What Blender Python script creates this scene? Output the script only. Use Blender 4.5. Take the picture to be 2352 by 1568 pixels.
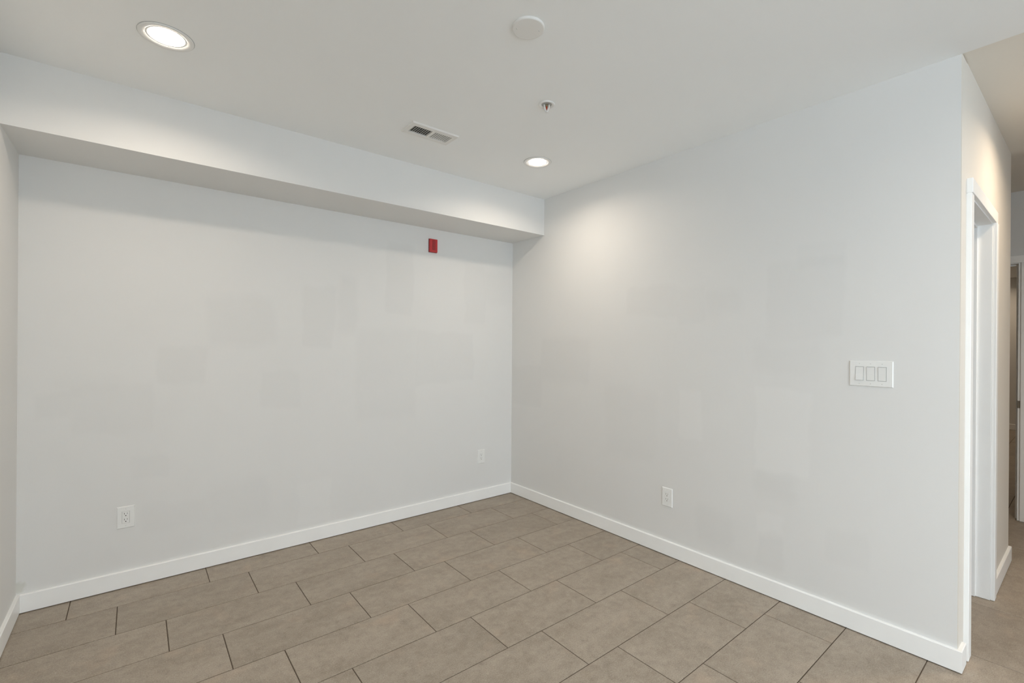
import bpy, bmesh, math, random
from mathutils import Vector, Matrix

for o in list(bpy.data.objects):
    bpy.data.objects.remove(o)
S = bpy.context.scene
C = S.collection

# ------------------------------------------------------------------ camera
F_PX, DX, DY = 1079.505, 30.07, 7.47
CAM = Vector((-2.7685, -3.5435, 1.4123))
YAW, PITCH, ROLL = 0.69102, -0.00036, 0.00723
fw = Vector((math.sin(YAW)*math.cos(PITCH), math.cos(YAW)*math.cos(PITCH), math.sin(PITCH)))
rt = Vector((math.cos(YAW), -math.sin(YAW), 0))
up = rt.cross(fw)
r2 = rt*math.cos(ROLL) + up*math.sin(ROLL)
u2 = up*math.cos(ROLL) - rt*math.sin(ROLL)
cd = bpy.data.cameras.new('camera')
cam = bpy.data.objects.new('camera', cd)
C.objects.link(cam)
cam.matrix_world = Matrix(((r2.x, u2.x, -fw.x, CAM.x), (r2.y, u2.y, -fw.y, CAM.y),
                           (r2.z, u2.z, -fw.z, CAM.z), (0, 0, 0, 1)))
cd.sensor_width = 36
cd.lens = 36*F_PX/2352
cd.shift_x = -DX/2352
cd.shift_y = DY/2352
cd.clip_start = 0.02
S.camera = cam

# ------------------------------------------------------------------ world, light levels, exposure
SKY = (0.78, 0.94, 1.09)
SKY_STRENGTH = 5.9
LAMP_RADIANCE = 16.0
LAMP_WATT = 3.7
HALL_COL = (1.0, 0.79, 0.57)
LAMP_COL = (1.0, 0.865, 0.72)
S.view_settings.view_transform = 'Standard'
S.view_settings.look = 'None'
S.view_settings.gamma = 1.0
S.view_settings.use_curve_mapping = False
S.view_settings.exposure = 0.70
S.cycles.max_bounces = 16
S.cycles.diffuse_bounces = 14
w = bpy.data.worlds.new('daylight')
S.world = w
w.use_nodes = True
bg = w.node_tree.nodes['Background']
bg.inputs[0].default_value = (*SKY, 1)
bg.inputs[1].default_value = SKY_STRENGTH

# ------------------------------------------------------------------ room measures (metres)
H = 2.693          # ceiling
XL = -3.242        # left wall
YC = -3.174        # free end of the right wall
WT = 0.12          # partition thickness
HS, SD = 2.377, 0.448   # soffit underside, soffit depth
YR = -7.6          # rear wall, behind the camera
XH = 1.70          # end of the hall wall
XF = 2.80          # far wall across the hall
XE = 8.9           # far wall of the room beyond
HB, TB = 0.098, 0.015
def yh(x): return YC - 0.0094*x      # the hall wall is a touch out of square

# ------------------------------------------------------------------ helpers
def tag(o, label=None, cat=None, group=None, kind=None):
    if label: o['label'] = label
    if cat: o['category'] = cat
    if group: o['group'] = group
    if kind: o['kind'] = kind
    return o

def empty(name, loc=(0, 0, 0), rot=None):
    o = bpy.data.objects.new(name, None)
    o.empty_display_size = 0.05
    C.objects.link(o)
    o.location = loc
    if rot: o.rotation_euler = rot
    return o

def mesh_from(bm, name):
    bmesh.ops.recalc_face_normals(bm, faces=bm.faces)
    m = bpy.data.meshes.new(name)
    bm.to_mesh(m); bm.free()
    return m

def obj(name, bm, mat, parent=None, smooth=False, loc=None):
    m = bm if isinstance(bm, bpy.types.Mesh) else mesh_from(bm, name)
    if mat and not m.materials: m.materials.append(mat)
    if smooth:
        for p in m.polygons: p.use_smooth = True
    o = bpy.data.objects.new(name, m)
    C.objects.link(o)
    if parent: o.parent = parent
    if loc: o.location = loc
    return o

def box(bm, x0, x1, y0, y1, z0, z1, bevel=0.0, seg=2):
    t = bmesh.new()
    r = bmesh.ops.create_cube(t, size=1)
    for v in r['verts']:
        v.co = Vector((x0+(v.co.x+.5)*(x1-x0), y0+(v.co.y+.5)*(y1-y0), z0+(v.co.z+.5)*(z1-z0)))
    if bevel:
        bmesh.ops.bevel(t, geom=list(t.edges), offset=bevel, segments=seg, profile=.6, affect='EDGES')
    tm = bpy.data.meshes.new('t'); t.to_mesh(tm); t.free()
    bm.from_mesh(tm); bpy.data.meshes.remove(tm)
    return bm

def B(*a, **k): return box(bmesh.new(), *a, **k)

def prism(bm, pts, z0, z1):
    lo = [bm.verts.new((x, y, z0)) for x, y in pts]
    hi = [bm.verts.new((x, y, z1)) for x, y in pts]
    bm.faces.new(lo[::-1]); bm.faces.new(hi)
    n = len(pts)
    for i in range(n):
        bm.faces.new((lo[i], lo[(i+1) % n], hi[(i+1) % n], hi[i]))
    return bm

def lathe(profile, seg=48, cap0=False, cap1=False):
    """profile: list of (radius, z); turned round the local z axis"""
    bm = bmesh.new(); rings = []
    for r, z in profile:
        if r < 1e-6: rings.append([bm.verts.new((0, 0, z))])
        else: rings.append([bm.verts.new((r*math.cos(2*math.pi*i/seg), r*math.sin(2*math.pi*i/seg), z)) for i in range(seg)])
    for a, b in zip(rings, rings[1:]):
        for i in range(seg):
            j = (i+1) % seg
            if len(a) == 1: bm.faces.new((a[0], b[i], b[j]))
            elif len(b) == 1: bm.faces.new((a[i], a[j], b[0]))
            else: bm.faces.new((a[i], a[j], b[j], b[i]))
    return bm

def tube(path, r, seg=8):
    bm = bmesh.new(); rings = []
    pts = [Vector(p) for p in path]
    for i, p in enumerate(pts):
        t = (pts[min(i+1, len(pts)-1)] - pts[max(i-1, 0)]).normalized()
        a = t.orthogonal() if i == 0 else (ref - t*ref.dot(t))
        a.normalize(); ref = a; b = t.cross(a)
        rings.append([bm.verts.new(p + (a*math.cos(2*math.pi*k/seg)+b*math.sin(2*math.pi*k/seg))*r) for k in range(seg)])
    for q, s in zip(rings, rings[1:]):
        for k in range(seg):
            bm.faces.new((q[k], q[(k+1) % seg], s[(k+1) % seg], s[k]))
    bm.faces.new(rings[0][::-1]); bm.faces.new(rings[-1])
    return bm

# ------------------------------------------------------------------ materials
class NT:
    def __init__(s, name):
        s.m = bpy.data.materials.new(name); s.m.use_nodes = True
        s.t = s.m.node_tree; s.p = s.t.nodes['Principled BSDF']
    def n(s, typ, **k):
        q = s.t.nodes.new(typ)
        for a, v in k.items(): setattr(q, a, v)
        return q
    def put(s, sock, v):
        if isinstance(v, bpy.types.NodeSocket): s.t.links.new(v, sock)
        else: sock.default_value = v
    def math(s, op, a, b=0.0, clamp=False):
        q = s.n('ShaderNodeMath', operation=op, use_clamp=clamp)
        s.put(q.inputs[0], a); s.put(q.inputs[1], b); return q.outputs[0]
    def mix(s, f, a, b, blend='MIX'):
        q = s.n('ShaderNodeMix', data_type='RGBA', blend_type=blend)
        s.put(q.inputs[0], f); s.put(q.inputs[6], a); s.put(q.inputs[7], b); return q.outputs[2]
    def noise(s, vec, scale, detail=3, rough=.5):
        q = s.n('ShaderNodeTexNoise'); s.put(q.inputs['Vector'], vec)
        q.inputs['Scale'].default_value = scale; q.inputs['Detail'].default_value = detail
        q.inputs['Roughness'].default_value = rough; return q.outputs[0]
    def ramp(s, v, lo, hi, a=0.0, b=1.0, smooth=False):
        q = s.n('ShaderNodeMapRange', interpolation_type='SMOOTHSTEP' if smooth else 'LINEAR')
        s.put(q.inputs[0], v); q.inputs[1].default_value = lo; q.inputs[2].default_value = hi
        q.inputs[3].default_value = a; q.inputs[4].default_value = b; return q.outputs[0]
    def pos(s): return s.n('ShaderNodeNewGeometry').outputs['Position']
    def xyz(s, v):
        q = s.n('ShaderNodeSeparateXYZ'); s.put(q.inputs[0], v); return q.outputs
    def bump(s, h, strength, dist):
        q = s.n('ShaderNodeBump'); q.inputs['Strength'].default_value = strength
        q.inputs['Distance'].default_value = dist; s.put(q.inputs['Height'], h)
        s.t.links.new(q.outputs[0], s.p.inputs['Normal'])

def plain(name, col, rough=.5, metal=0.0, spec=.5):
    a = NT(name)
    a.p.inputs['Base Color'].default_value = (*col, 1)
    a.p.inputs['Roughness'].default_value = rough
    a.p.inputs['Metallic'].default_value = metal
    a.p.inputs['Specular IOR Level'].default_value = spec
    return a.m

def paint(name, col, patches=(), axis=0, amp=.030, smudges=()):
    """rolled wall paint; patches = touched-up areas (u0,u1,z0,z1,sign) of slightly different sheen and tone"""
    a = NT(name); P = a.pos()
    base = a.mix(a.ramp(a.noise(P, 1.1, 3), .35, .65), (*[c*.985 for c in col], 1), (*col, 1))
    if patches:
        wob = a.noise(P, 9.0, 4, .6)
        wob2 = a.noise(P, 2.2, 2, .5)
        X = a.xyz(P)
        u = a.math('ADD', X[axis], a.math('MULTIPLY', a.math('SUBTRACT', wob, .5), .05))
        u = a.math('ADD', u, a.math('MULTIPLY', a.math('SUBTRACT', wob2, .5), .10))
        z = a.math('ADD', X[2], a.math('MULTIPLY', a.math('SUBTRACT', wob2, .5), .12))
        z = a.math('ADD', z, a.math('MULTIPLY', a.math('SUBTRACT', wob, .5), .06))
        tot = None
        for i, (u0, u1, z0, z1, g) in enumerate(patches):
            e = .010 if i % 3 else .022
            du = a.math('ABSOLUTE', a.math('SUBTRACT', u, (u0+u1)/2))
            dz = a.math('ABSOLUTE', a.math('SUBTRACT', z, (z0+z1)/2))
            mu = a.ramp(du, (u1-u0)/2+e, (u1-u0)/2-e)
            mz = a.ramp(dz, (z1-z0)/2+e*1.6, (z1-z0)/2-e*1.6)
            k = a.math('MULTIPLY', a.math('MULTIPLY', mu, mz), g*amp)
            tot = k if tot is None else a.math('ADD', tot, k)
        f = a.math('ADD', tot, 1.0)
        q = a.n('ShaderNodeCombineColor'); 
        for i in range(3): a.put(q.inputs[i], f)
        base = a.mix(1.0, base, q.outputs[0], 'MULTIPLY')
    for (u0, z0, r, sc) in smudges:
        X = a.xyz(P)
        d = a.math('ADD', a.math('POWER', a.math('SUBTRACT', X[axis], u0), 2.0), a.math('POWER', a.math('SUBTRACT', X[2], z0), 2.0))
        d = a.math('ADD', a.math('SQRT', d), a.math('MULTIPLY', a.math('SUBTRACT', a.noise(P, 60, 3), .5), r*1.2))
        base = a.mix(a.ramp(d, r, r*.6), base, (*sc, 1))
    a.put(a.p.inputs['Base Color'], base)
    a.p.inputs['Roughness'].default_value = .75
    a.p.inputs['Specular IOR Level'].default_value = .25
    a.bump(a.noise(P, 260, 2), .08, .002)
    return a.m

def trim_white(name, col=(.92, .925, .915), rough=.38, marks=()):
    a = NT(name); P = a.pos()
    base = a.mix(a.ramp(a.noise(P, 6, 4), .3, .7), (*[c*.975 for c in col], 1), (*col, 1))
    chips = a.ramp(a.noise(P, 55, 2), .79, .82)
    base = a.mix(a.math('MULTIPLY', chips, .5), base, (.35, .34, .31, 1))
    a.put(a.p.inputs['Base Color'], base)
    a.p.inputs['Roughness'].default_value = rough
    a.bump(a.noise(P, 40, 3), .06, .002)
    return a.m

WALL = (.755, .755, .743)
BACK_P = [(-2.42,-2.05,1.39,1.72,-1.0),(-2.67,-2.42,1.17,1.38,-.9),(-3.17,-3.04,1.01,1.14,-.9),(-3.12,-2.83,1.14,1.21,-.6),
 (-3.04,-2.69,.89,1.17,-.6),(-1.87,-1.65,1.39,1.81,-.9),(-1.63,-1.49,1.5,1.9,-1.0),(-2.13,-1.88,.96,1.21,-.7),(-1.26,-1.03,1.65,2.2,-1.0),
 (-1.48,-1.0,.82,1.52,-.8),(-1.0,-.44,1.08,1.51,-.9),(-.53,-.32,1.6,2.15,-.7),(-.32,-.01,1.78,2.08,-.8),(-2.78,-2.6,.61,.76,-.7),
 (-2.74,-2.41,.29,.45,-.6),(-2.4,-2.09,.22,.5,-.7),(-1.89,-1.66,.14,.43,.7)]
RIGHT_P = [(-1.0,-.42,1.09,1.47,-.9),(-1.77,-1.37,1.62,1.82,-.8),(-1.97,-1.77,1.57,1.8,-.6),(-2.21,-1.98,1.61,1.74,-.8),
 (-2.74,-2.35,1.46,1.88,-.8),(-2.74,-2.52,1.83,1.96,-.6),(-2.64,-2.29,1.26,1.44,-.8),(-2.59,-2.3,.69,1.17,.9),(-1.96,-1.8,.81,1.12,.8),
 (-2.53,-2.31,.54,.68,-1.0),(-2.47,-2.3,.34,.45,.8),(-2.46,-2.31,.15,.34,-.9),(-2.16,-1.94,.18,.39,-.9),(-2.85,-2.66,.31,.47,-.7),
 (-.43,-.01,.85,1.21,-.8),(-1.61,-1.17,.59,1.1,-.6)]
M = {}
M['wall'] = paint('wall_paint', WALL)
M['wall_back'] = paint('wall_paint_touched_up', WALL, BACK_P, 0, smudges=[(-3.232, .135, .032, (.66, .66, .62))])
M['wall_right'] = paint('wall_paint_rolled', WALL, RIGHT_P, 1)
M['wall_hall'] = paint('wall_paint_warm_light', (.745, .712, .655))  # cream puts the warm hall light into the wall colour
M['ceiling'] = paint('ceiling_paint', (.885, .90, .90))
M['ceiling_hall'] = paint('ceiling_paint_warm_light', (.80, .765, .70))  # beige of the warm hall light carried by the ceiling colour
M['trim'] = trim_white('trim_gloss_white')
M['plastic'] = plain('white_plastic', (.82, .825, .81), .35)
M['plastic_warm'] = plain('rocker_plastic', (.80, .805, .79), .3)
M['slot'] = plain('slot_black', (.03, .028, .025), .6)
M['gapgrey'] = plain('slot_grey', (.16, .155, .15), .6)
M['vent'] = plain('vent_enamel', (.78, .77, .745), .45)
M['duct'] = plain('duct_dark', (.10, .10, .095), .7)
M['red'] = plain('alarm_red', (.52, .034, .036), .38)
M['reddark'] = plain('alarm_red_dark', (.20, .016, .016), .45)
M['bulb'] = plain('sprinkler_red', (.35, .05, .02), .2)
M['brass'] = plain('sprinkler_brass', (.30, .24, .15), .4, .6)
M['white_metal'] = plain('white_enamel', (.80, .80, .785), .35)
M['gap_shadow_ring'] = plain('gap_shadow_grey', (.42, .42, .41), .8)
M['cup'] = plain('cup_grey', (.44, .445, .435), .6)
M['steel'] = plain('strike_steel', (.22, .19, .15), .4, .8)
M['grout'] = plain('grout', (.115, .090, .068), .9, 0, .2)

def lens_mat():
    a = NT('lamp_lens')
    a.p.inputs['Base Color'].default_value = (.9, .9, .9, 1)
    a.p.inputs['Emission Color'].default_value = (*LAMP_COL, 1)
    a.p.inputs['Emission Strength'].default_value = LAMP_RADIANCE
    return a.m
M['lens'] = lens_mat()

def tile_mat():
    a = NT('porcelain_tile'); P = a.pos()
    oi = a.n('ShaderNodeObjectInfo'); rnd = oi.outputs['Random']
    off = a.n('ShaderNodeVectorMath', operation='ADD'); a.put(off.inputs[0], P)
    cmb = a.n('ShaderNodeCombineXYZ')
    a.put(cmb.inputs[0], a.math('MULTIPLY', rnd, 37.0)); a.put(cmb.inputs[1], a.math('MULTIPLY', rnd, 91.0))
    a.put(off.inputs[1], cmb.outputs[0]); V = off.outputs[0]
    st = a.n('ShaderNodeMapping'); a.put(st.inputs['Vector'], V); st.inputs['Scale'].default_value = (1, 2.2, 1)
    big = a.noise(st.outputs[0], 3.2, 5, .62)
    mid = a.noise(V, 22, 6, .7)
    fine = a.noise(V, 190, 3, .7)
    c0, c1 = (.305, .248, .186), (.385, .322, .250)
    col = a.mix(a.ramp(big, .32, .68), (*c0, 1), (*c1, 1))
    col = a.mix(a.math('MULTIPLY', a.ramp(mid, .50, .72), .55), col, (.47, .40, .325, 1))
    col = a.mix(a.math('MULTIPLY', a.ramp(mid, .48, .28), .60), col, (.215, .170, .125, 1))
    col = a.mix(a.math('MULTIPLY', a.ramp(fine, .52, .75), .55), col, (.56, .49, .41, 1))
    col = a.mix(a.math('MULTIPLY', a.ramp(fine, .48, .27), .55), col, (.17, .135, .10, 1))
    warm = a.noise(V, 5.5, 3)
    col = a.mix(a.math('MULTIPLY', a.ramp(warm, .58, .80), .40), col, (.46, .32, .215, 1))
    stain = a.ramp(a.noise(V, 8.5, 6, .72), .64, .76)
    col = a.mix(a.math('MULTIPLY', stain, .50), col, (.155, .125, .095, 1))
    hsv = a.n('ShaderNodeHueSaturation'); a.put(hsv.inputs['Color'], col)
    hsv.inputs['Saturation'].default_value = .86
    a.put(hsv.inputs['Value'], a.ramp(rnd, 0, 1, .95, 1.05))
    a.put(a.p.inputs['Base Color'], hsv.outputs[0])
    a.put(a.p.inputs['Roughness'], a.ramp(mid, .3, .7, .46, .60))
    a.p.inputs['Specular IOR Level'].default_value = .4
    a.bump(a.math('ADD', a.math('MULTIPLY', mid, .7), a.math('MULTIPLY', fine, .3)), .15, .0015)
    return a.m
M['tile'] = tile_mat()

# ------------------------------------------------------------------ shell
def struct(name, bm, mat, label, cat, parent=None):
    o = obj(name, bm, mat, parent)
    return tag(o, label, cat, kind='structure')

fl = struct('floor', B(XL-.1, XE+.1, YR-.1, .1, -.10, -.0022), M['grout'], 'grey brown stone look tile floor laid in staggered rows', 'floor')
struct('ceiling', B(XL-.1, 0, YR-.1, .1, H, H+.12), M['ceiling'], 'smooth white painted ceiling over the main room', 'ceiling')
struct('ceiling_hall', B(0.0, XF+.12, YR-.1, .1, H+.004, H+.12), M['ceiling_hall'], 'ceiling beyond the right wall over the hall, tinted cream as warm light', 'ceiling')
struct('wall_back', B(XL-.1, 0, 0, .1, 0, H), M['wall_back'], 'light grey wall with paint touch-up patches below the soffit', 'wall')
struct('soffit', B(XL, 0, -SD, 0, HS, H), M['wall'], 'boxed drywall soffit running along the top of the far wall', 'soffit')
struct('wall_right', prism(bmesh.new(), [(0, .1), (WT, .1), (WT, YC+.003), (0, YC+.003)], 0, H), M['wall_right'],
       'light grey wall with a triple light switch, ending at the hall', 'wall')

# left wall with a window well behind the camera
WIN = [(-7.3, -5.7)]; WZ0, WZ1 = .35, 2.35
b = bmesh.new()
ys = [.1, WIN[0][1], WIN[0][0], YR-.1]
for i in range(0, 4, 2): box(b, XL-.1, XL, ys[i+1], ys[i], 0, H)
for y0, y1 in WIN:
    box(b, XL-.1, XL, y0, y1, 0, WZ0); box(b, XL-.1, XL, y0, y1, WZ1, H)
struct('wall_left', b, M['wall'], 'narrow strip of light wall at the left edge of the room', 'wall')
# unseen rear wall; its window is added to daylight the back wall
RW = (-2.3, -1.3)
b = bmesh.new()
box(b, XL, RW[0], YR-.1, YR, 0, H); box(b, RW[1], XF, YR-.1, YR, 0, H)
box(b, RW[0], RW[1], YR-.1, YR, 0, WZ0); box(b, RW[0], RW[1], YR-.1, YR, WZ1, H)
struct('wall_rear', b, M['wall'], 'light wall behind the viewer with an added window opening for fill daylight', 'wall')

def window(n, c, wd, rot, label):
    e = empty('window_%d' % n, c, (0, 0, rot)); tag(e, label, 'window', kind='structure')
    h = WZ1-WZ0
    for nm, a in (('frame_side', (-wd/2, -wd/2+.05, -.04, .04, 0, h)), ('frame_side', (wd/2-.05, wd/2, -.04, .04, 0, h)),
                  ('frame_head', (-wd/2+.05, wd/2-.05, -.04, .04, h-.05, h)), ('frame_sill', (-wd/2+.05, wd/2-.05, -.04, .04, 0, .05)),
                  ('mullion', (-.025, .025, -.03, .03, .05, h-.05))):
        obj(nm, B(*a), M['trim'], e)
    ld = bpy.data.lights.new('window_portal', 'AREA'); ld.shape = 'RECTANGLE'; ld.size = wd; ld.size_y = h
    ld.cycles.is_portal = True
    lo = bpy.data.objects.new('window_portal', ld); C.objects.link(lo); lo.parent = e
    lo.location = (0, 0, h/2); lo.rotation_euler = (math.radians(-90), 0, 0)
window(1, (XL-.05, (WIN[0][0]+WIN[0][1])/2, WZ0), WIN[0][1]-WIN[0][0], math.radians(90), 'white framed window in the left wall behind the viewer')
window(2, ((RW[0]+RW[1])/2, YR-.05, WZ0), RW[1]-RW[0], math.radians(180), 'added white framed window for fill daylight in the unseen rear wall')

struct('wall_daylight_blocker', B(0, WT, YR, -4.7, 0, H), M['wall'], 'unseen wall added behind the viewer to keep window daylight off the hall', 'wall')  # added out of view to block window daylight from the hall

# hall wall (with a door opening), closet behind it, corridor, far wall with a doorway, room beyond
D1 = (.190, .915, 2.105)
def seg(x0, x1, z0, z1, bm): prism(bm, [(x0, yh(x0)), (x1, yh(x1)), (x1, yh(x1)+WT), (x0, yh(x0)+WT)], z0, z1)
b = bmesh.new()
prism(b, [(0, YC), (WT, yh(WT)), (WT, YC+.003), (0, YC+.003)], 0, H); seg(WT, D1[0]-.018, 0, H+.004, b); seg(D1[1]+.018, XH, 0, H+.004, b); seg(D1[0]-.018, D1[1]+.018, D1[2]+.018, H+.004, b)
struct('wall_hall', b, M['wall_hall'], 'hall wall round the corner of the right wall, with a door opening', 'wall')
b = bmesh.new()
box(b, XH-WT, XH, -1.0, YC+WT-.018, 0, H+.004); box(b, WT, XH-WT, -1.9, -1.8, 0, H+.004)
box(b, XH-WT, XF+.1, -1.0, -.9, 0, H+.004)
struct('wall_corridor', b, M['wall'], 'walls of the side corridor and closet behind the hall wall', 'wall')
D2 = (-3.150, -2.39, 2.105)
b = bmesh.new()
box(b, XF, XF+WT, YR-.1, D2[0]-.018, 0, H+.004); box(b, XF, XF+WT, D2[1]+.018, -.9, 0, H+.004)
box(b, XF, XF+WT, D2[0]-.018, D2[1]+.018, D2[2]+.018, H+.004)
struct('wall_far', b, M['wall'], 'light grey wall across the hall above a white door frame', 'wall')
HE = 2.63
b = bmesh.new()
box(b, XE, XE+.1, -5.0, -1.0, 0, HE); box(b, XF+WT, XE, -5.0, -4.9, 0, HE); box(b, XF+WT, XE, -1.1, -1.0, 0, HE)
struct('wall_beyond', b, M['wall'], 'warmly lit wall of the room seen through the far doorway', 'wall')
struct('ceiling_beyond', B(XF+WT, XE+.1, -5.0, -1.0, HE, HE+.1), M['ceiling'], 'ceiling of the room through the far doorway', 'ceiling')

# ------------------------------------------------------------------ floor tiles
LINES = [0, -.232, -.545, -.860, -1.178, -1.494, -1.812, -2.127, -2.442, -2.757]
X0 = [-3.037, -2.839, -2.645, -2.438, -2.235, -2.037, -1.828, -1.630, -1.426, -1.217]
py = .3155
while LINES[-1] > YR: LINES.append(LINES[-1]-py)
J = .0042
TL = .61
def tile_mesh(bm, x0, x1, y0, y1, z=0.0):
    e, d, t = .0012, .0009, .009
    o = [(x0, y0), (x1, y0), (x1, y1), (x0, y1)]
    i = [(x0+e, y0+e), (x1-e, y0+e), (x1-e, y1-e), (x0+e, y1-e)]
    a = [bm.verts.new((x, y, z-t)) for x, y in o]; c = [bm.verts.new((x, y, z-d)) for x, y in o]; f = [bm.verts.new((x, y, z)) for x, y in i]
    bm.faces.new(f)
    for k in range(4):
        m = (k+1) % 4
        bm.faces.new((c[k], c[m], f[m], f[k])); bm.faces.new((a[k], a[m], c[m], c[k]))
    return bm
rng = random.Random(4)
shared = {}
rest = bmesh.new()
for r in range(len(LINES)-1):
    yt, yb = LINES[r]-(J/2 if r else 0), LINES[r+1]+J/2
    yb = max(yb, YR)
    if yt - yb < .02: continue
    xs = X0[r] if r < len(X0) else X0[0] + r*.2022
    k0 = math.floor((XL-xs)/TL)
    k = k0
    while xs + k*TL < XE:
        x0, x1 = max(xs+k*TL+J/2, XL), min(xs+(k+1)*TL-J/2, XE)
        k += 1
        if x1-x0 < .012: continue
        cx, cy = (x0+x1)/2, (yt+yb)/2
        in_closet = cx > .45 and x1 < 1.62 and yb > -2.95 and cx < 1.7
        if (x0 > WT and x1 < XH and yb > -2.75) or (cx > 2.9 and (cy > -1 or cy < -5.1)) or (x0 > XH and x1 < XF and yb > -.95):
            continue
        if x0 > 0 and cx < XH and yb > -3.0: continue
        near = (x0 < 2.95 and cy > -3.75) or (x0 >= 2.95 and -3.45 < cy < -2.0)
        if near:
            key = (round(x1-x0, 4), round(yt-yb, 4))
            if key not in shared:
                shared[key] = mesh_from(tile_mesh(bmesh.new(), -(x1-x0)/2, (x1-x0)/2, -(yt-yb)/2, (yt-yb)/2), 'tile')
                shared[key].materials.append(M['tile'])
            obj('tile', shared[key], None, fl, loc=(cx, cy, rng.uniform(-.0004, 0)))
        else:
            tile_mesh(rest, x0, x1, yb, yt)
ro = obj('tile_field', rest, M['tile'], fl); ro['kind'] = 'stuff'

# ------------------------------------------------------------------ baseboards
def baseboard(name, pts, label, h=HB, t=TB):
    """pts: wall line, the room on the left-hand side of travel; board stands t proud, mitred at the corners"""
    n = len(pts); P = [Vector((x, y)) for x, y in pts]; off = []
    for i in range(n):
        ns = []
        if i: d = (P[i]-P[i-1]).normalized(); ns.append(Vector((-d.y, d.x)))
        if i < n-1: d = (P[i+1]-P[i]).normalized(); ns.append(Vector((-d.y, d.x)))
        m = ns[0] if len(ns) == 1 else (ns[0]+ns[1]) / (1+ns[0].dot(ns[1]))
        off.append(m)
    bm = bmesh.new(); prof = [(0, .005), (t, .005), (t, h-.003), (t-.003, h), (0, h)]
    rings = [[bm.verts.new((*(P[i]+off[i]*a), z)) for a, z in prof] for i in range(n)]
    for a, b_ in zip(rings, rings[1:]):
        for k in range(5): bm.faces.new((a[k], a[(k+1) % 5], b_[(k+1) % 5], b_[k]))
    bm.faces.new(rings[0]); bm.faces.new(rings[-1][::-1])
    return struct(name, bm, M['trim'], label, 'baseboard')
baseboard('baseboard_left', [(XL, 0), (XL, -4.0)], 'white baseboard along the narrow strip of left wall')
baseboard('baseboard_back', [(-TB-.0003, 0), (XL+TB+.0003, 0)], 'white baseboard along the far wall under the soffit')
baseboard('baseboard_right', [(0.085, yh(.085)), (0, YC), (0, 0)], 'white baseboard along the right wall, turning the corner into the hall')
baseboard('baseboard_hall', [(XH, -1.02), (XH, yh(XH)), (D1[1]+.078, yh(1.0))], 'short white baseboard right of the hall door casing')
baseboard('baseboard_beyond', [(XE, -4.88), (XE, -1.12)], 'baseboard on the far wall of the room through the doorway')
baseboard('baseboard_far', [(XF, -7.0), (XF, D2[0]-.085)], 'white baseboard on the wall across the hall')

# ------------------------------------------------------------------ doors
def door1():
    e = empty('door_1', ((D1[0]+D1[1])/2, yh(.5), 0))
    tag(e, 'white door frame and casing in the hall wall', 'door frame', kind='structure')
    ox, oy = e.location.x, e.location.y
    def part(nm, x0, x1, y0, y1, z0, z1, bev=.003):
        return obj(nm, B(x0-ox, x1-ox, y0-oy, y1-oy, z0, z1, bevel=bev), M['trim'], e)
    cw, ct = .066, .018
    xa, xb, zt = D1
    for x0, x1 in ((xa-.006-cw, xa-.006), (xb+.006, xb+.006+cw)):
        y = yh((x0+x1)/2)
        part('casing_side', x0, x1, y-ct, y+.001, 0.002, zt+.006)
    part('casing_head', xa-.006-cw, xb+.006+cw, yh(.5)-ct-.0005, yh(.5)+.004, zt+.006, zt+.006+cw)
    y0, y1 = yh(.5)-.003, yh(.5)+WT
    part('jamb', xa-.018, xa, y0, y1, 0.002, zt, .0015); part('jamb', xb, xb+.018, y0, y1, 0.002, zt, .0015)
    part('jamb_head', xa-.018, xb+.018, y0, y1, zt, zt+.018, .0015)
    ys0, ys1 = yh(.5)+.056, yh(.5)+.092
    part('stop', xa, xa+.012, ys0, ys1, 0.002, zt); part('stop', xb-.012, xb, ys0, ys1, 0.002, zt)
    part('stop_head', xa+.012, xb-.012, ys0, ys1, zt-.012, zt)
door1()

def door2():
    ya, yb, zt = D2
    e = empty('door_2', (XF, (ya+yb)/2, 0))
    tag(e, 'white door frame across the hall opening onto a further room', 'door frame', kind='structure')
    ox, oy = e.location.x, e.location.y
    def part(nm, x0, x1, y0, y1, z0, z1, bev=.003, mat='trim'):
        return obj(nm, B(x0-ox, x1-ox, y0-oy, y1-oy, z0, z1, bevel=bev), M[mat], e)
    cw, ct, rv = .060, .018, .016
    for y0, y1 in ((ya-rv-cw, ya-rv), (yb+rv, yb+rv+cw)):
        part('casing_side', XF-ct, XF, y0, y1, 0.002, zt+.006)
    part('casing_head', XF-ct, XF, ya-rv-cw, yb+rv+cw, zt+.006, zt+.006+cw)
    j1 = part('jamb', XF-.004, XF+WT, ya-.018, ya, 0.002, zt, .0015); part('jamb', XF-.004, XF+WT, yb, yb+.018, 0.002, zt, .0015)
    part('jamb_head', XF-.004, XF+WT, ya-.018, yb+.018, zt, zt+.018, .0015)
    part('stop', XF+.045, XF+.08, ya, ya+.014, 0.002, zt); part('stop', XF+.045, XF+.08, yb-.014, yb, 0.002, zt)
    part('stop_head', XF+.045, XF+.08, ya+.014, yb-.014, zt-.014, zt)
    sp = obj('strike_plate', B(-.008, .034, -.0195+.018, .0015+.018-.0, -.03, .03, bevel=.001), M['steel'], j1)
    sp.location = (XF-ox, ya-oy-.018, .952); tag(sp, 'small dark metal strike plate')
door2()

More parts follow.
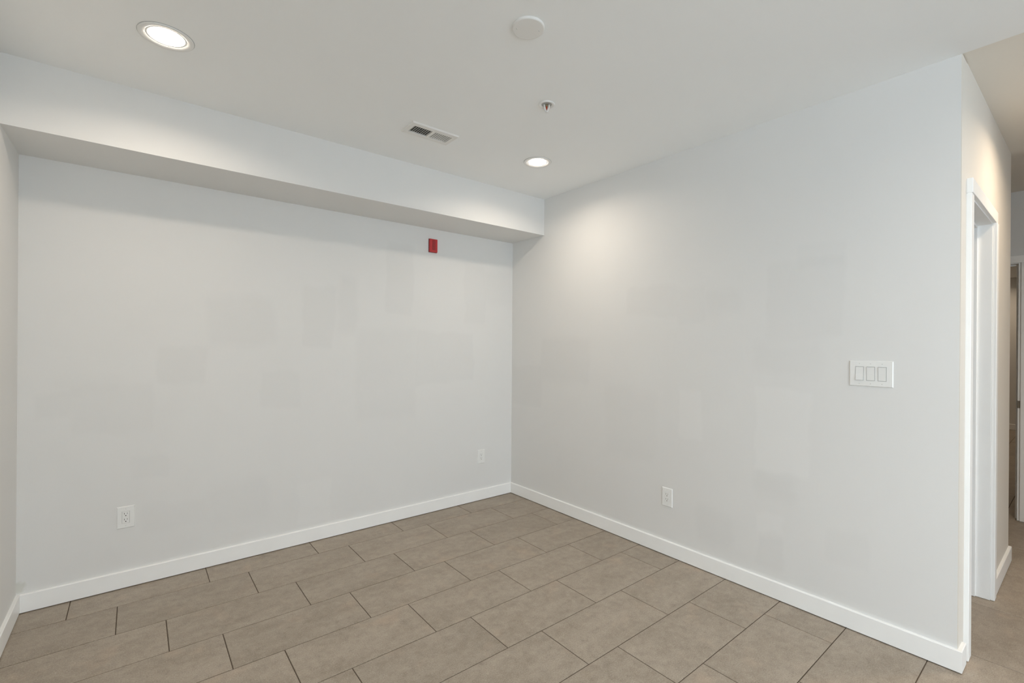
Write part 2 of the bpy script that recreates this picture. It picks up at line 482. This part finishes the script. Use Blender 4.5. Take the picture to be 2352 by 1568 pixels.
# ------------------------------------------------------------------ recessed downlights
def downlight(x, y, label, z=H, group='recessed ceiling downlights', watt=None, col=LAMP_COL):
    e = empty('downlight', (x, y, z)); tag(e, label, 'ceiling light', group)
    R, r = .096, .067
    obj('trim_ring', lathe([(R, 0), (R, -.0035), (R-.003, -.005), (r+.010, -.004), (r+.002, .001), (r, .004)], 64), M['white_metal'], e, True)
    obj('gap_shadow_ring', lathe([(R-.001, 0), (R-.001, -.0012), (R+.0016, -.0012), (R+.0016, 0)], 64), M['gap_shadow_ring'], e, True)  # grey ring painting the shadow line between trim and ceiling
    l = obj('lens', lathe([(r+.0005, .003), (r-.004, -.0005), (r*.6, -.003), (0, -.004)], 64), M['lens'], e, True)
    tag(l, 'glowing white round lens')
    ld = bpy.data.lights.new('lamp', 'AREA'); ld.shape = 'DISK'; ld.size = 2*r-.004; ld.energy = watt or LAMP_WATT
    ld.color = col; ld.spread = math.radians(156)
    lo = bpy.data.objects.new('lamp', ld); C.objects.link(lo); lo.parent = e; lo.location = (0, 0, -.0052)
downlight(-2.678, -1.055, 'glowing recessed downlight above the left part of the soffit')
downlight(-.605, -1.05, 'glowing recessed downlight near the right wall beyond the air vent')
for i, (x, y) in enumerate([(-2.678, -4.15), (-.605, -4.15), (-2.678, -6.3), (-.605, -6.3), (-1.64, -5.2)]):  # rear and middle ones are unseen fill, added for overhead ambient light
    downlight(x, y, ('recessed downlight overhead beside the left wall', 'recessed downlight overhead beside the end of the right wall',
                     'added fill downlight behind the viewer by the left windows', 'added fill downlight behind the viewer toward the hall', 'added fill downlight in the middle of the ceiling behind the viewer')[i])
downlight(.80, -3.72, 'recessed downlight over the hall in front of the closet door', H+.004, watt=6.5, col=HALL_COL)
downlight(1.4, -5.9, 'recessed downlight at the rear of the hall', H+.004, col=HALL_COL)
downlight(XE-.62, -2.25, 'recessed downlight in the room through the far doorway', HE, col=HALL_COL)
downlight(5.4, -1.9, 'added fill downlight nearer the doorway in the room beyond', HE, col=HALL_COL)  # unseen second lamp, added for general light in that room

# ------------------------------------------------------------------ ceiling vent
def vent():
    x0, x1, y0, y1 = -1.553, -1.243, -1.050, -.888
    cx, cy = (x0+x1)/2, (y0+y1)/2
    e = empty('ceiling_vent', (cx, cy, H)); tag(e, 'white rectangular louvred air vent in the ceiling', 'air vent')
    hx, hy = (x1-x0)/2, (y1-y0)/2
    ix, iy = .125, .044
    T = .009
    # flange with bevelled rim and an open centre
    bm = bmesh.new()
    def ring(ax, ay, z): return [bm.verts.new(p) for p in ((-ax, -ay, z), (ax, -ay, z), (ax, ay, z), (-ax, ay, z))]
    rs = [ring(hx, hy, 0), ring(hx-.004, hy-.004, -T), ring(ix, iy, -T), ring(ix, iy, -.001)]
    for a, b_ in zip(rs, rs[1:]):
        for k in range(4): bm.faces.new((a[k], a[(k+1) % 4], b_[(k+1) % 4], b_[k]))
    obj('flange', bm, M['vent'], e)
    d = obj('duct_backing', B(-ix, ix, -iy, iy, -.0012, -.0004), M['duct'], e); tag(d, 'dark duct behind the louvres')
    obj('divider', B(-.007, .007, -iy, iy, -T, -.0015), M['vent'], e)
    n = 9; pitch = (ix-.007)/n
    for s in (-1, 1):
        for k in range(n):
            xc = s*(.007 + pitch*(k+.5))
            bm = bmesh.new()
            an = math.radians(-52)*s
            box(bm, -.0034, .0034, -iy, iy, -.0006, .0006)
            bmesh.ops.rotate(bm, cent=(0, 0, 0), matrix=Matrix.Rotation(-an, 3, 'Y'), verts=bm.verts)
            obj('louvre', bm, M['vent'], e, loc=(xc, 0, -.0053))
vent()

# ------------------------------------------------------------------ sprinkler head
def sprinkler():
    e = empty('fire_sprinkler', (-1.090, -1.680, H)); tag(e, 'small pendent fire sprinkler head with white escutcheon on the ceiling', 'sprinkler')
    obj('escutcheon', lathe([(.043, 0), (.0435, -.003), (.041, -.0065), (.036, -.007), (.030, -.004), (.027, .0)], 48), M['white_metal'], e, True)
    obj('cup', lathe([(.0285, -.0012), (.020, -.0006), (.0, -.0006)], 32), M['cup'], e, True)
    obj('body', lathe([(.0065, -.0008), (.0065, -.008), (.0055, -.012), (0, -.012)], 24), M['brass'], e, True)
    for s in (-1, 1):
        path = [(s*.0125*math.cos(.69), -s*.0125*math.sin(.69), -.002)]
        for k in range(1, 11):
            t = k/10; rr = .0125*(1-t**2.6*.85)
            path.append((s*rr*math.cos(.69), -s*rr*math.sin(.69), -.002-.036*t))
        obj('frame_arm', tube(path, .0042), M['white_metal'], e, True)
    bb = obj('glass_bulb', lathe([(0, -.010), (.0048, -.013), (.0052, -.018), (.0034, -.024), (.0014, -.031), (0, -.033)], 16), M['bulb'], e, True)
    tag(bb, 'red glass bulb')
    obj('deflector', lathe([(0, -.0385), (.005, -.039), (.0095, -.0415), (.0095, -.0425), (0, -.043)], 24), M['white_metal'], e, True)
sprinkler()

# ------------------------------------------------------------------ round blank cover plate
def cover():
    e = empty('round_cover_plate', (-1.557, -2.085, H)); tag(e, 'plain round white blank cover plate on the ceiling', 'cover plate')
    obj('plate', lathe([(.064, 0), (.0655, -.0015), (.0655, -.0075), (.064, -.0098), (.061, -.0107), (0, -.0107)], 64), M['ceiling_plate'], e)
    for dx, dy in ((-.039, .026), (.037, -.022)):
        s = obj('screw', lathe([(.0038, 0), (.0038, -.0008), (.003, -.0014), (0, -.0014)], 16), M['plastic'], e, loc=(dx, dy, -.0104))
        obj('slot', B(-.0026, .0026, -.0005, .0005, -.0017, -.0012), M['gapgrey'], s)
M['ceiling_plate'] = plain('cover_plastic', (.80, .795, .775), .5)
cover()

# ------------------------------------------------------------------ wall plates (local frame: x right, y toward the room = -y, z up)
def plate_bm(wd, ht, holes, t=.0055, bev=.0035):
    """bevelled plate with rectangular holes (x0,x1,z0,z1)"""
    bm = bmesh.new()
    xs = sorted({-wd/2+bev, wd/2-bev, *[h[0] for h in holes], *[h[1] for h in holes]})
    zs = sorted({-ht/2+bev, ht/2-bev, *[h[2] for h in holes], *[h[3] for h in holes]})
    V = {}
    def v(x, y, z):
        k = (round(x, 6), round(y, 6), round(z, 6))
        if k not in V: V[k] = bm.verts.new((x, y, z))
        return V[k]
    for a, b_ in zip(xs, xs[1:]):
        for c, d in zip(zs, zs[1:]):
            mx, mz = (a+b_)/2, (c+d)/2
            if any(h[0] < mx < h[1] and h[2] < mz < h[3] for h in holes): continue
            bm.faces.new((v(a, -t, c), v(b_, -t, c), v(b_, -t, d), v(a, -t, d)))
    ex, ez = wd/2, ht/2
    fx = [x for x in xs]; fz = [z for z in zs]
    def rim(inner, outer0):
        for (p, q), (p2, q2) in zip(zip(inner, inner[1:]), zip(outer0, outer0[1:])):
            bm.faces.new((v(*p), v(*q), v(*q2), v(*p2)))
    for sz in (-1, 1):
        i = [(x, -t, sz*(ez-bev)) for x in fx]
        o = [(-ex if x == fx[0] else ex if x == fx[-1] else x, -.0012, sz*ez) for x in fx]
        w_ = [(p[0], 0, p[2]) for p in o]
        rim(i, o); rim(o, w_)
    for sx in (-1, 1):
        i = [(sx*(ex-bev), -t, z) for z in fz]
        o = [(sx*ex, -.0012, -ez if z == fz[0] else ez if z == fz[-1] else z) for z in fz]
        w_ = [(p[0], 0, p[2]) for p in o]
        rim(i, o); rim(o, w_)
    for h in holes:
        c = [(h[0], h[2]), (h[1], h[2]), (h[1], h[3]), (h[0], h[3])]
        for k in range(4):
            (xa, za), (xb, zb) = c[k], c[(k+1) % 4]
            bm.faces.new((v(xa, -t, za), v(xb, -t, zb), v(xb, -.0005, zb), v(xa, -.0005, za)))
    return bm

def screw(e, x, z, y=-.0055):
    bm = lathe([(.0028, 0), (.0028, .0006), (.002, .0011), (0, .0011)], 14)
    bmesh.ops.rotate(bm, cent=(0, 0, 0), matrix=Matrix.Rotation(math.radians(90), 3, 'X'), verts=bm.verts)
    s = obj('screw', bm, M['plastic'], e, loc=(x, y+.0003, z))
    obj('slot', B(-.0021, .0021, -.00125, -.0009, -.00035, .00035), M['gapgrey'], s)

def outlet(loc, rot, label, mini=False):
    e = empty('wall_outlet', loc, (0, 0, rot)); tag(e, label, 'outlet', 'white duplex outlets low on the walls')
    obj('cover_plate', plate_bm(.080, .125, [(-.0172, .0172, -.0340, .0340)]), M['plastic'], e)
    obj('gap', B(-.0172, .0172, -.0008, -.0002, -.0340, .0340), M['gapgrey'], e)
    f = obj('receptacle', B(-.0164, .0164, -.0064, -.0009, -.0332, .0332, bevel=.0008), M['plastic'], e)
    for s in (1, -1):
        zc = s*.0165
        obj('slot', B(-.0076, -.0056, -.0066, -.0060, zc+.0005, zc+.0095), M['slot'], f)
        obj('slot', B(.0056, .0074, -.0066, -.0060, zc+.0015, zc+.0090), M['slot'], f)
        g = lathe([(.0028, 0), (.0028, .0006), (0, .0006)], 14)
        bmesh.ops.rotate(g, cent=(0, 0, 0), matrix=Matrix.Rotation(math.radians(90), 3, 'X'), verts=g.verts)
        obj('ground_hole', g, M['slot'], f, loc=(0, -.0061, zc-.0070))
    screw(e, 0, .0485); screw(e, 0, -.0485)
RR = math.radians(-90)   # local -y (room side) turned to face -x
outlet((-2.810, 0, .4045), 0, 'white duplex outlet low on the far wall near the left corner')
outlet((-.349, 0, .3925), 0, 'white duplex outlet low on the far wall near the right corner')
outlet((0, -1.7155, .390), RR, 'white duplex outlet low on the right wall, left of the switch plate')

def switch():
    e = empty('triple_light_switch', (0, -2.851, 1.2818), (0, 0, RR)); tag(e, 'white three-gang rocker light switch plate on the right wall', 'light switch')
    cs = (-.046, 0, .046)
    obj('cover_plate', plate_bm(.178, .126, [(c-.0172, c+.0172, -.0340, .0340) for c in cs]), M['plastic'], e)
    for i, c in enumerate(cs):
        obj('gap', B(c-.0172, c+.0172, -.0008, -.0002, -.0340, .0340), M['gapgrey'], e)
        bm = bmesh.new()   # rocker: two planes meeting at a shallow V
        t = 1 if i == 0 else -1
        prof = [(-.0327, -.0105 if t == 1 else -.0068), (0, -.0070), (.0327, -.0060 if t == 1 else -.0092)]
        w2 = .0158
        fr = [[bm.verts.new((sx*w2, y, z)) for z, y in prof] for sx in (-1, 1)]
        bk = [[bm.verts.new((sx*w2, -.001, z)) for z, y in prof] for sx in (-1, 1)]
        for k in range(2):
            bm.faces.new((fr[0][k], fr[1][k], fr[1][k+1], fr[0][k+1])); bm.faces.new((bk[0][k], bk[0][k+1], bk[1][k+1], bk[1][k]))
            for q in range(2): bm.faces.new((fr[q][k], fr[q][k+1], bk[q][k+1], bk[q][k]))
        for k in (0, 2): bm.faces.new((fr[0][k], fr[1][k], bk[1][k], bk[0][k]))
        obj('rocker', bm, M['plastic_warm'], e, loc=(c, 0, 0))
        screw(e, c, .0485); screw(e, c, -.0485)
switch()

# ------------------------------------------------------------------ red alarm on the far wall
def alarm():
    e = empty('fire_alarm', (-.8545, 0, 2.235)); tag(e, 'small red fire alarm sounder high on the far wall under the soffit', 'fire alarm')
    W2, H2 = .0385, .0568
    obj('back_plate', B(-W2, W2, -.006, 0, -H2, H2, bevel=.002), M['reddark'], e)
    obj('body', B(-W2+.0022, W2-.0022, -.020, -.005, -H2+.0022, H2-.0022, bevel=.004, seg=3), M['red'], e)
    g = obj('sounder_panel', B(-.0115, .0155, -.0215, -.0195, -.036, .044, bevel=.0007), M['reddark'], e); tag(g, 'dark red grille panel')
    for k in range(6):
        obj('grille_bar', B(-.0100, .0140, -.0228, -.0212, -.030+k*.0125, -.0245+k*.0125, bevel=.0005), M['red'], g)
alarm()
